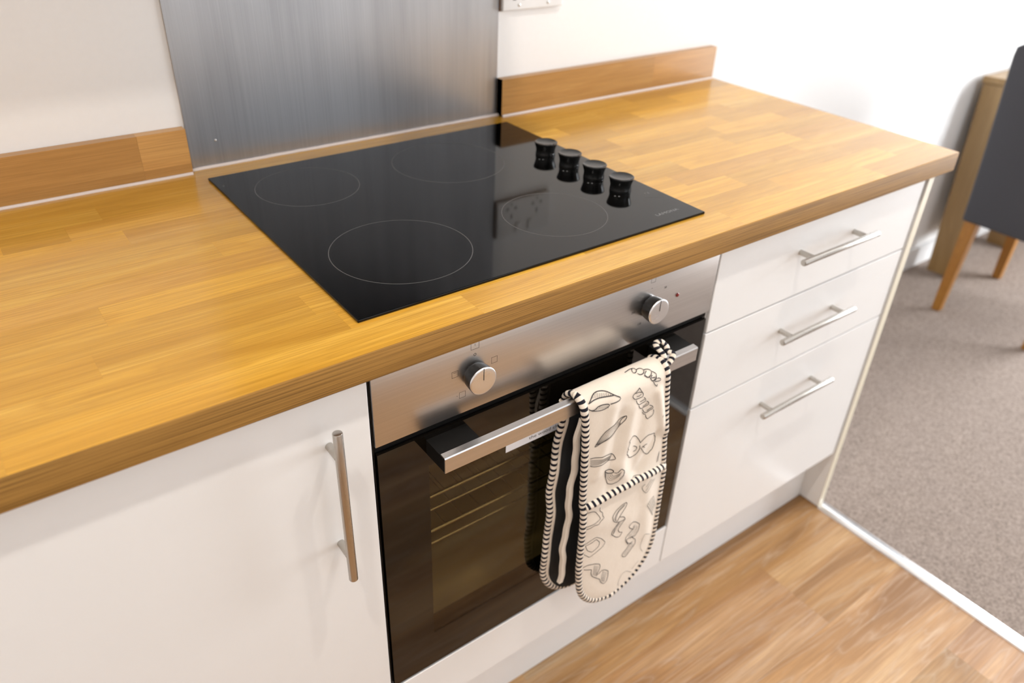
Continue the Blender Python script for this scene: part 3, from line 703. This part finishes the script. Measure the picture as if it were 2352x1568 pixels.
# pocket edge binding and pocket shadow step
pts = []
for i in range(46):
    l, r = xlr(.543); x = l+.002+(r-l-.004)*i/45; z = pocket_z(x)+.0005; pts.append(Vector((x, surf(x, z-.002)-.0012, z)))
binding('pocket_trim', pts, .0062, 'striped binding along the pocket opening', Vector((0, 0, 1)), .9)
# black lining inside the front flap
bm = BM(); pr = None
for k in range(46):
    z = .318+(RZ-.318)*k/45; l, r = xlr(z); l += .004; r -= .004
    c = [bm.verts.new((l+(r-l)*i/8, RY-RR+.0062+.0015*math.sin(z*60+i), z)) for i in range(9)]
    if pr:
        for i in range(8): bm.faces.new((pr[i], pr[i+1], c[i+1], c[i]))
    pr = c
ln = setsmooth(obj('lining', bm, M_lining, gv, label='black lining on the inside of the flaps'), 80); md = ln.modifiers.new('s', 'SOLIDIFY'); md.thickness = .002
# wavy grey-beige padding layer seen between the flaps
bm = BM(); pr = None
for k in range(60):
    t = k/59; z = .372+(.705-.372)*t
    x = .2860-.006*(1-t)+.0025*math.sin(t*19)+.001*math.sin(t*47)+ (.006 if t > .8 else 0)*((t-.8)/.2)
    y0 = -.027
    c = [bm.verts.new((x+a, y0+b, z)) for a, b in ((0, .0030), (.0004, -.0030), (.0035, -.0036), (.0075, -.0034), (.0095, -.0020), (.0092, .003))]
    if pr:
        for i in range(6): bm.faces.new((pr[i], pr[(i+1) % 6], c[(i+1) % 6], c[i]))
    pr = c
setsmooth(obj('padding', bm, M_cloth, gv, label='wavy inner cloth layer seen edge-on between the flaps'), 50)
# back flap behind the bar
BL = [(.735, .2780), (.691, .2790), (.655, .2735), (.614, .2700), (.559, .2670), (.521, .2700), (.474, .2700), (.426, .2665), (.383, .2675)]
def xb(z):
    l = lerp(BL, z); r = l+.168; zb, zc = .312, .392
    if z < zc:
        t = min(1, (zc-z)/(zc-zb)); k = math.sqrt(max(0, 1-t**2.1)); c = (l+r)/2; l, r = c-(c-l)*k, c+(r-c)*k
    return l, r
bm = BM(); rows_ = []
for k in range(70):
    t = k/69; z = .3122+(RZ-.3122)*t if t > .14 else .3122+(.3705-.3122)*(1-math.cos(t/.14*PI/2))*1.0
    l, r = xb(z); rows_.append([Vector((l+(r-l)*i/20, -.0035-.004*math.sin(PI*i/20)+.0012*math.sin(z*70+i*.4), z)) for i in range(21)])
rows_.sort(key=lambda q: q[0].z)
g = [[bm.verts.new(p) for p in r] for r in rows_]
for a, b in zip(g, g[1:]):
    for i in range(20): bm.faces.new((a[i], a[i+1], b[i+1], b[i]))
bf = setsmooth(obj('back_flap', bm, M_cloth, gv, label='cream flap hanging behind the handle bar'), 80); md = bf.modifiers.new('s', 'SOLIDIFY'); md.thickness = .003
bl = dens([r[0] for r in rows_][::-1]+rows_[0]+[r[-1] for r in rows_])
binding('binding', bl, .0058, 'striped binding around the back flap', Vector((0, 1, 0)))
bm = BM(); pr = None
for r in rows_[3:]:
    c = [bm.verts.new(p+Vector((0, -.0042, 0))) for p in r[1:20]]
    if pr:
        for i in range(len(c)-1): bm.faces.new((pr[i], pr[i+1], c[i+1], c[i]))
    pr = c
setsmooth(obj('lining', bm, M_lining, gv, label='black lining on the back flap'), 80)
bm = BM(); pr = None
for r in rows_[1:]:
    c = [bm.verts.new(p+Vector((0, .0040, 0))) for p in r[1:20]]
    if pr:
        for i in range(len(c)-1): bm.faces.new((pr[i], pr[i+1], c[i+1], c[i]))
    pr = c
setsmooth(obj('lining', bm, M_lining, gv, label='black lining facing the oven door'), 80)
# hanging loop
lp = [(.446, -.031, .745), (.449, -.026, .754), (.447, -.012, .760), (.452, -.003, .761), (.462, -.005, .763), (.467, -.013, .757), (.464, -.019, .750), (.470, -.026, .750), (.462, -.031, .744), (.452, -.033, .740)]
P_ = []
for i in range(len(lp)-1):
    for k in range(6): P_.append(Vector(lp[i]).lerp(Vector(lp[i+1]), k/6))
P_.append(Vector(lp[-1]))
for _ in range(4): P_ = [P_[0]]+[(P_[i-1]+P_[i]*2+P_[i+1])/4 for i in range(1, len(P_)-1)]+[P_[-1]]
binding('hanging_loop', P_, .0046, 'striped hanging loop at the top corner', None, .6)
# printed pasta drawings: flat ink on the cloth
def ink(bm, line, w_):
    pts = []
    for (x, z) in line: pts.append(Vector((x/1e4, z/1e4)))
    q = [pts[0]]
    for p in pts[1:]:
        k = max(1, int((p-q[-1]).length/.0025)); a = q[-1]; q += [a+(p-a)*(j/k) for j in range(1, k+1)]
    if len(q) > 4:
        for _ in range(1): q = [q[0]]+[(q[i-1]+q[i]*2+q[i+1])/4 for i in range(1, len(q)-1)]+[q[-1]]
    pv = None
    for i, p in enumerate(q):
        d = (q[min(i+1, len(q)-1)]-q[max(i-1, 0)]); d = d.normalized() if d.length > 1e-7 else Vector((1, 0)); s = Vector((-d.y, d.x))*w_/2
        def P3(v):
            z = v.y
            if z <= RZ: return Vector((v.x, surf(v.x, z)-.0027, z))
            a = min(PI*.6, (z-RZ)/RR); b = bulge(v.x, RZ)
            return Vector((v.x-.003*math.sin(a/2), RY-(RR+b*math.cos(a/2)**2+.0027)*math.cos(a), RZ+(RR+b*math.cos(a/2)**2*.5+.0027)*math.sin(a)))
        cur = [bm.verts.new(P3(p+s)), bm.verts.new(P3(p-s))]
        if pv: bm.faces.new((pv[0], pv[1], cur[1], cur[0]))
        pv = cur
bm = BM()
for w_, line in PRINT: ink(bm, line, {4: .0005, 5: .0006, 6: .0008, 7: .0009, 8: .0011, 9: .0012, 10: .0014}[w_])
pp = obj('pasta_print', bm, M_grip, ff, label='black line drawings of pasta shapes'); pp['kind'] = 'stuff'

# ------------------------------------------------------------------ chair
ch = thing('dining_chair', 'charcoal upholstered dining chair with tapered oak legs on the carpet', 'chair', (2.64, .215, FZ))
def CHL(bm):
    for v in bm.verts: v.co -= Vector((2.64, .215, FZ))
    return bm
# back: slab with rounded top corners, reclined
bm = BM(); NZ, NY = 22, 14; W0 = .205
def back_pt(u, v, side):
    z = .335 + v*.605; w_ = W0
    rr = .045
    if z > .94-rr: dz = z-(.94-rr); w_ = W0-rr+math.sqrt(max(0, rr*rr-dz*dz))
    y = .205 + (u*2-1)*w_
    xr = 2.425 - .085*v**1.3
    th = .062*(1-.25*v); bul = .008*(1-(2*u-1)**4)*(1-(2*v-1)**6)
    return Vector((xr-bul if side == 0 else xr+th+bul, y, z))
for side in (0, 1):
    g = [[bm.verts.new(back_pt(i/NY, j/NZ, side)) for i in range(NY+1)] for j in range(NZ+1)]
    for j in range(NZ):
        for i in range(NY): bm.faces.new((g[j][i], g[j][i+1], g[j+1][i+1], g[j+1][i]))
    if side == 0: g0 = g
edge = lambda G: [G[0][i] for i in range(NY+1)]+[G[j][NY] for j in range(1, NZ+1)]+[G[NZ][i] for i in range(NY-1, -1, -1)]+[G[j][0] for j in range(NZ-1, 0, -1)]
e0, e1 = edge(g0), edge(g)
for i in range(len(e0)):
    bm.faces.new((e0[i], e0[(i+1) % len(e0)], e1[(i+1) % len(e1)], e1[i]))
bmesh.ops.remove_doubles(bm, verts=bm.verts, dist=.0002); CHL(bm)
bk = setsmooth(obj('backrest', bm, M_fab, ch), 60)
md = bk.modifiers.new('b', 'BEVEL'); md.width = .008; md.segments = 3; md.angle_limit = math.radians(50)
bm = CHL(bx(BM(), 2.47, 2.90, .005, .405, .345, .455, .018, 4)); setsmooth(obj('seat', bm, M_fab, ch), 50)
def cleg(x, y, dx):
    bm = BM(); t0, t1 = .021, .014
    lo = [bm.verts.new((x+dx+sx_*t1, y+sy_*t1, FZ+.0045)) for sx_, sy_ in ((-1, -1), (1, -1), (1, 1), (-1, 1))]
    hi = [bm.verts.new((x+sx_*t0, y+sy_*t0, .350)) for sx_, sy_ in ((-1, -1), (1, -1), (1, 1), (-1, 1))]
    bm.faces.new(lo[::-1]); bm.faces.new(hi)
    for i in range(4): bm.faces.new((lo[i], lo[(i+1) % 4], hi[(i+1) % 4], hi[i]))
    bmesh.ops.bevel(bm, geom=bm.edges[:], offset=.002, segments=2, affect='EDGES'); obj('leg', CHL(bm), M_leg, ch)
cleg(2.452, .380, -.03); cleg(2.452, .062, -.03); cleg(2.872, .380, 0); cleg(2.872, .035, 0)
# ------------------------------------------------------------------ table by the wall
tb = thing('folded_table', 'narrow folded oak table leaning against the wall behind the chair', 'table', (2.9, .52, FZ)); tb.rotation_euler = (-.048, 0, 0)
def TB(bm):
    for v in bm.verts: v.co -= Vector((2.9, .52, FZ))
    return bm
obj('tabletop', TB(bx(BM(), 2.695, 3.22, .462, .578, .722, .745, .002)), M_tab, tb)
for x0 in (2.70, 3.18): obj('leg', TB(bx(BM(), x0, x0+.035, .466, .574, FZ+.0045, .7215, .002)), M_tab, tb)
obj('shade_panel', TB(bx(BM(), 2.7355, 3.1795, .560, .573, .130, .7215)), M_tab, tb)  # board added to block light passing under the tabletop
# ------------------------------------------------------------------ wall unit and added hood that shades the splashback, just above the frame
wc = thing('wall_cabinet', 'white wall cabinet above the worktop left of the splashback', 'cabinet')
bm = BM(); bx(bm, -.66, -.062, .335, YB-.001, 1.45, 2.17); obj('carcass', bm, M_carc, wc)
box('door', -.659, -.063, .316, .3345, 1.447, 2.168, M_white, wc, .0012)
hoo = thing('added_hood', 'unseen steel chimney hood added above the splashback to shade it', 'extractor hood')
bm = BM(); bx(bm, .005, .605, .135, YB-.004, 1.49, 1.62, .004); obj('body', bm, M_splash, hoo)
box('filter', .04, .57, .17, .60, 1.486, 1.4898, M_black, hoo)
bm = BM(); bx(bm, .17, .44, .38, YB-.004, 1.6205, CEIL-.001, .002); obj('chimney', bm, M_splash, hoo)
# ------------------------------------------------------------------ ceiling downlights (above the frame, the two behind the camera added for extra light)
M_glow = bpy.data.materials.new('lamp_glow'); M_glow.use_nodes = True; n = N(M_glow); n.b.inputs['Emission Color'].default_value = (1, .83, .62, 1); n.b.inputs['Emission Strength'].default_value = 6
for i, (x, y) in enumerate(SPOTS):
    t_ = thing('ceiling_downlight', 'small round recessed ceiling downlight '+('above the left end of the worktop', 'above the hob side of the room', 'added at the left behind the camera', 'added at the right behind the camera')[i], 'light', (x, y, CEIL), group='ceiling downlights')
    bm = BM(); lathe(bm, [(.042, -.0002), (.045, -.004), (.034, -.004), (.034, -.0002)], 24, cap=False); obj('rim', bm, M_cap, t_)
    bm = BM(); lathe(bm, [(.033, -.0006), (.033, -.0012)], 24); obj('lens', bm, M_glow, t_)
    l = bpy.data.lights.new('spot_lamp', 'AREA'); l.shape = 'DISK'; l.size = .07; l.color = (1, .925, .84); l.energy = SPOT_E[i]; l.spread = math.radians(140)
    o = bpy.data.objects.new('spot_lamp', l); COL.objects.link(o); o.location = (x, y, CEIL-.006)
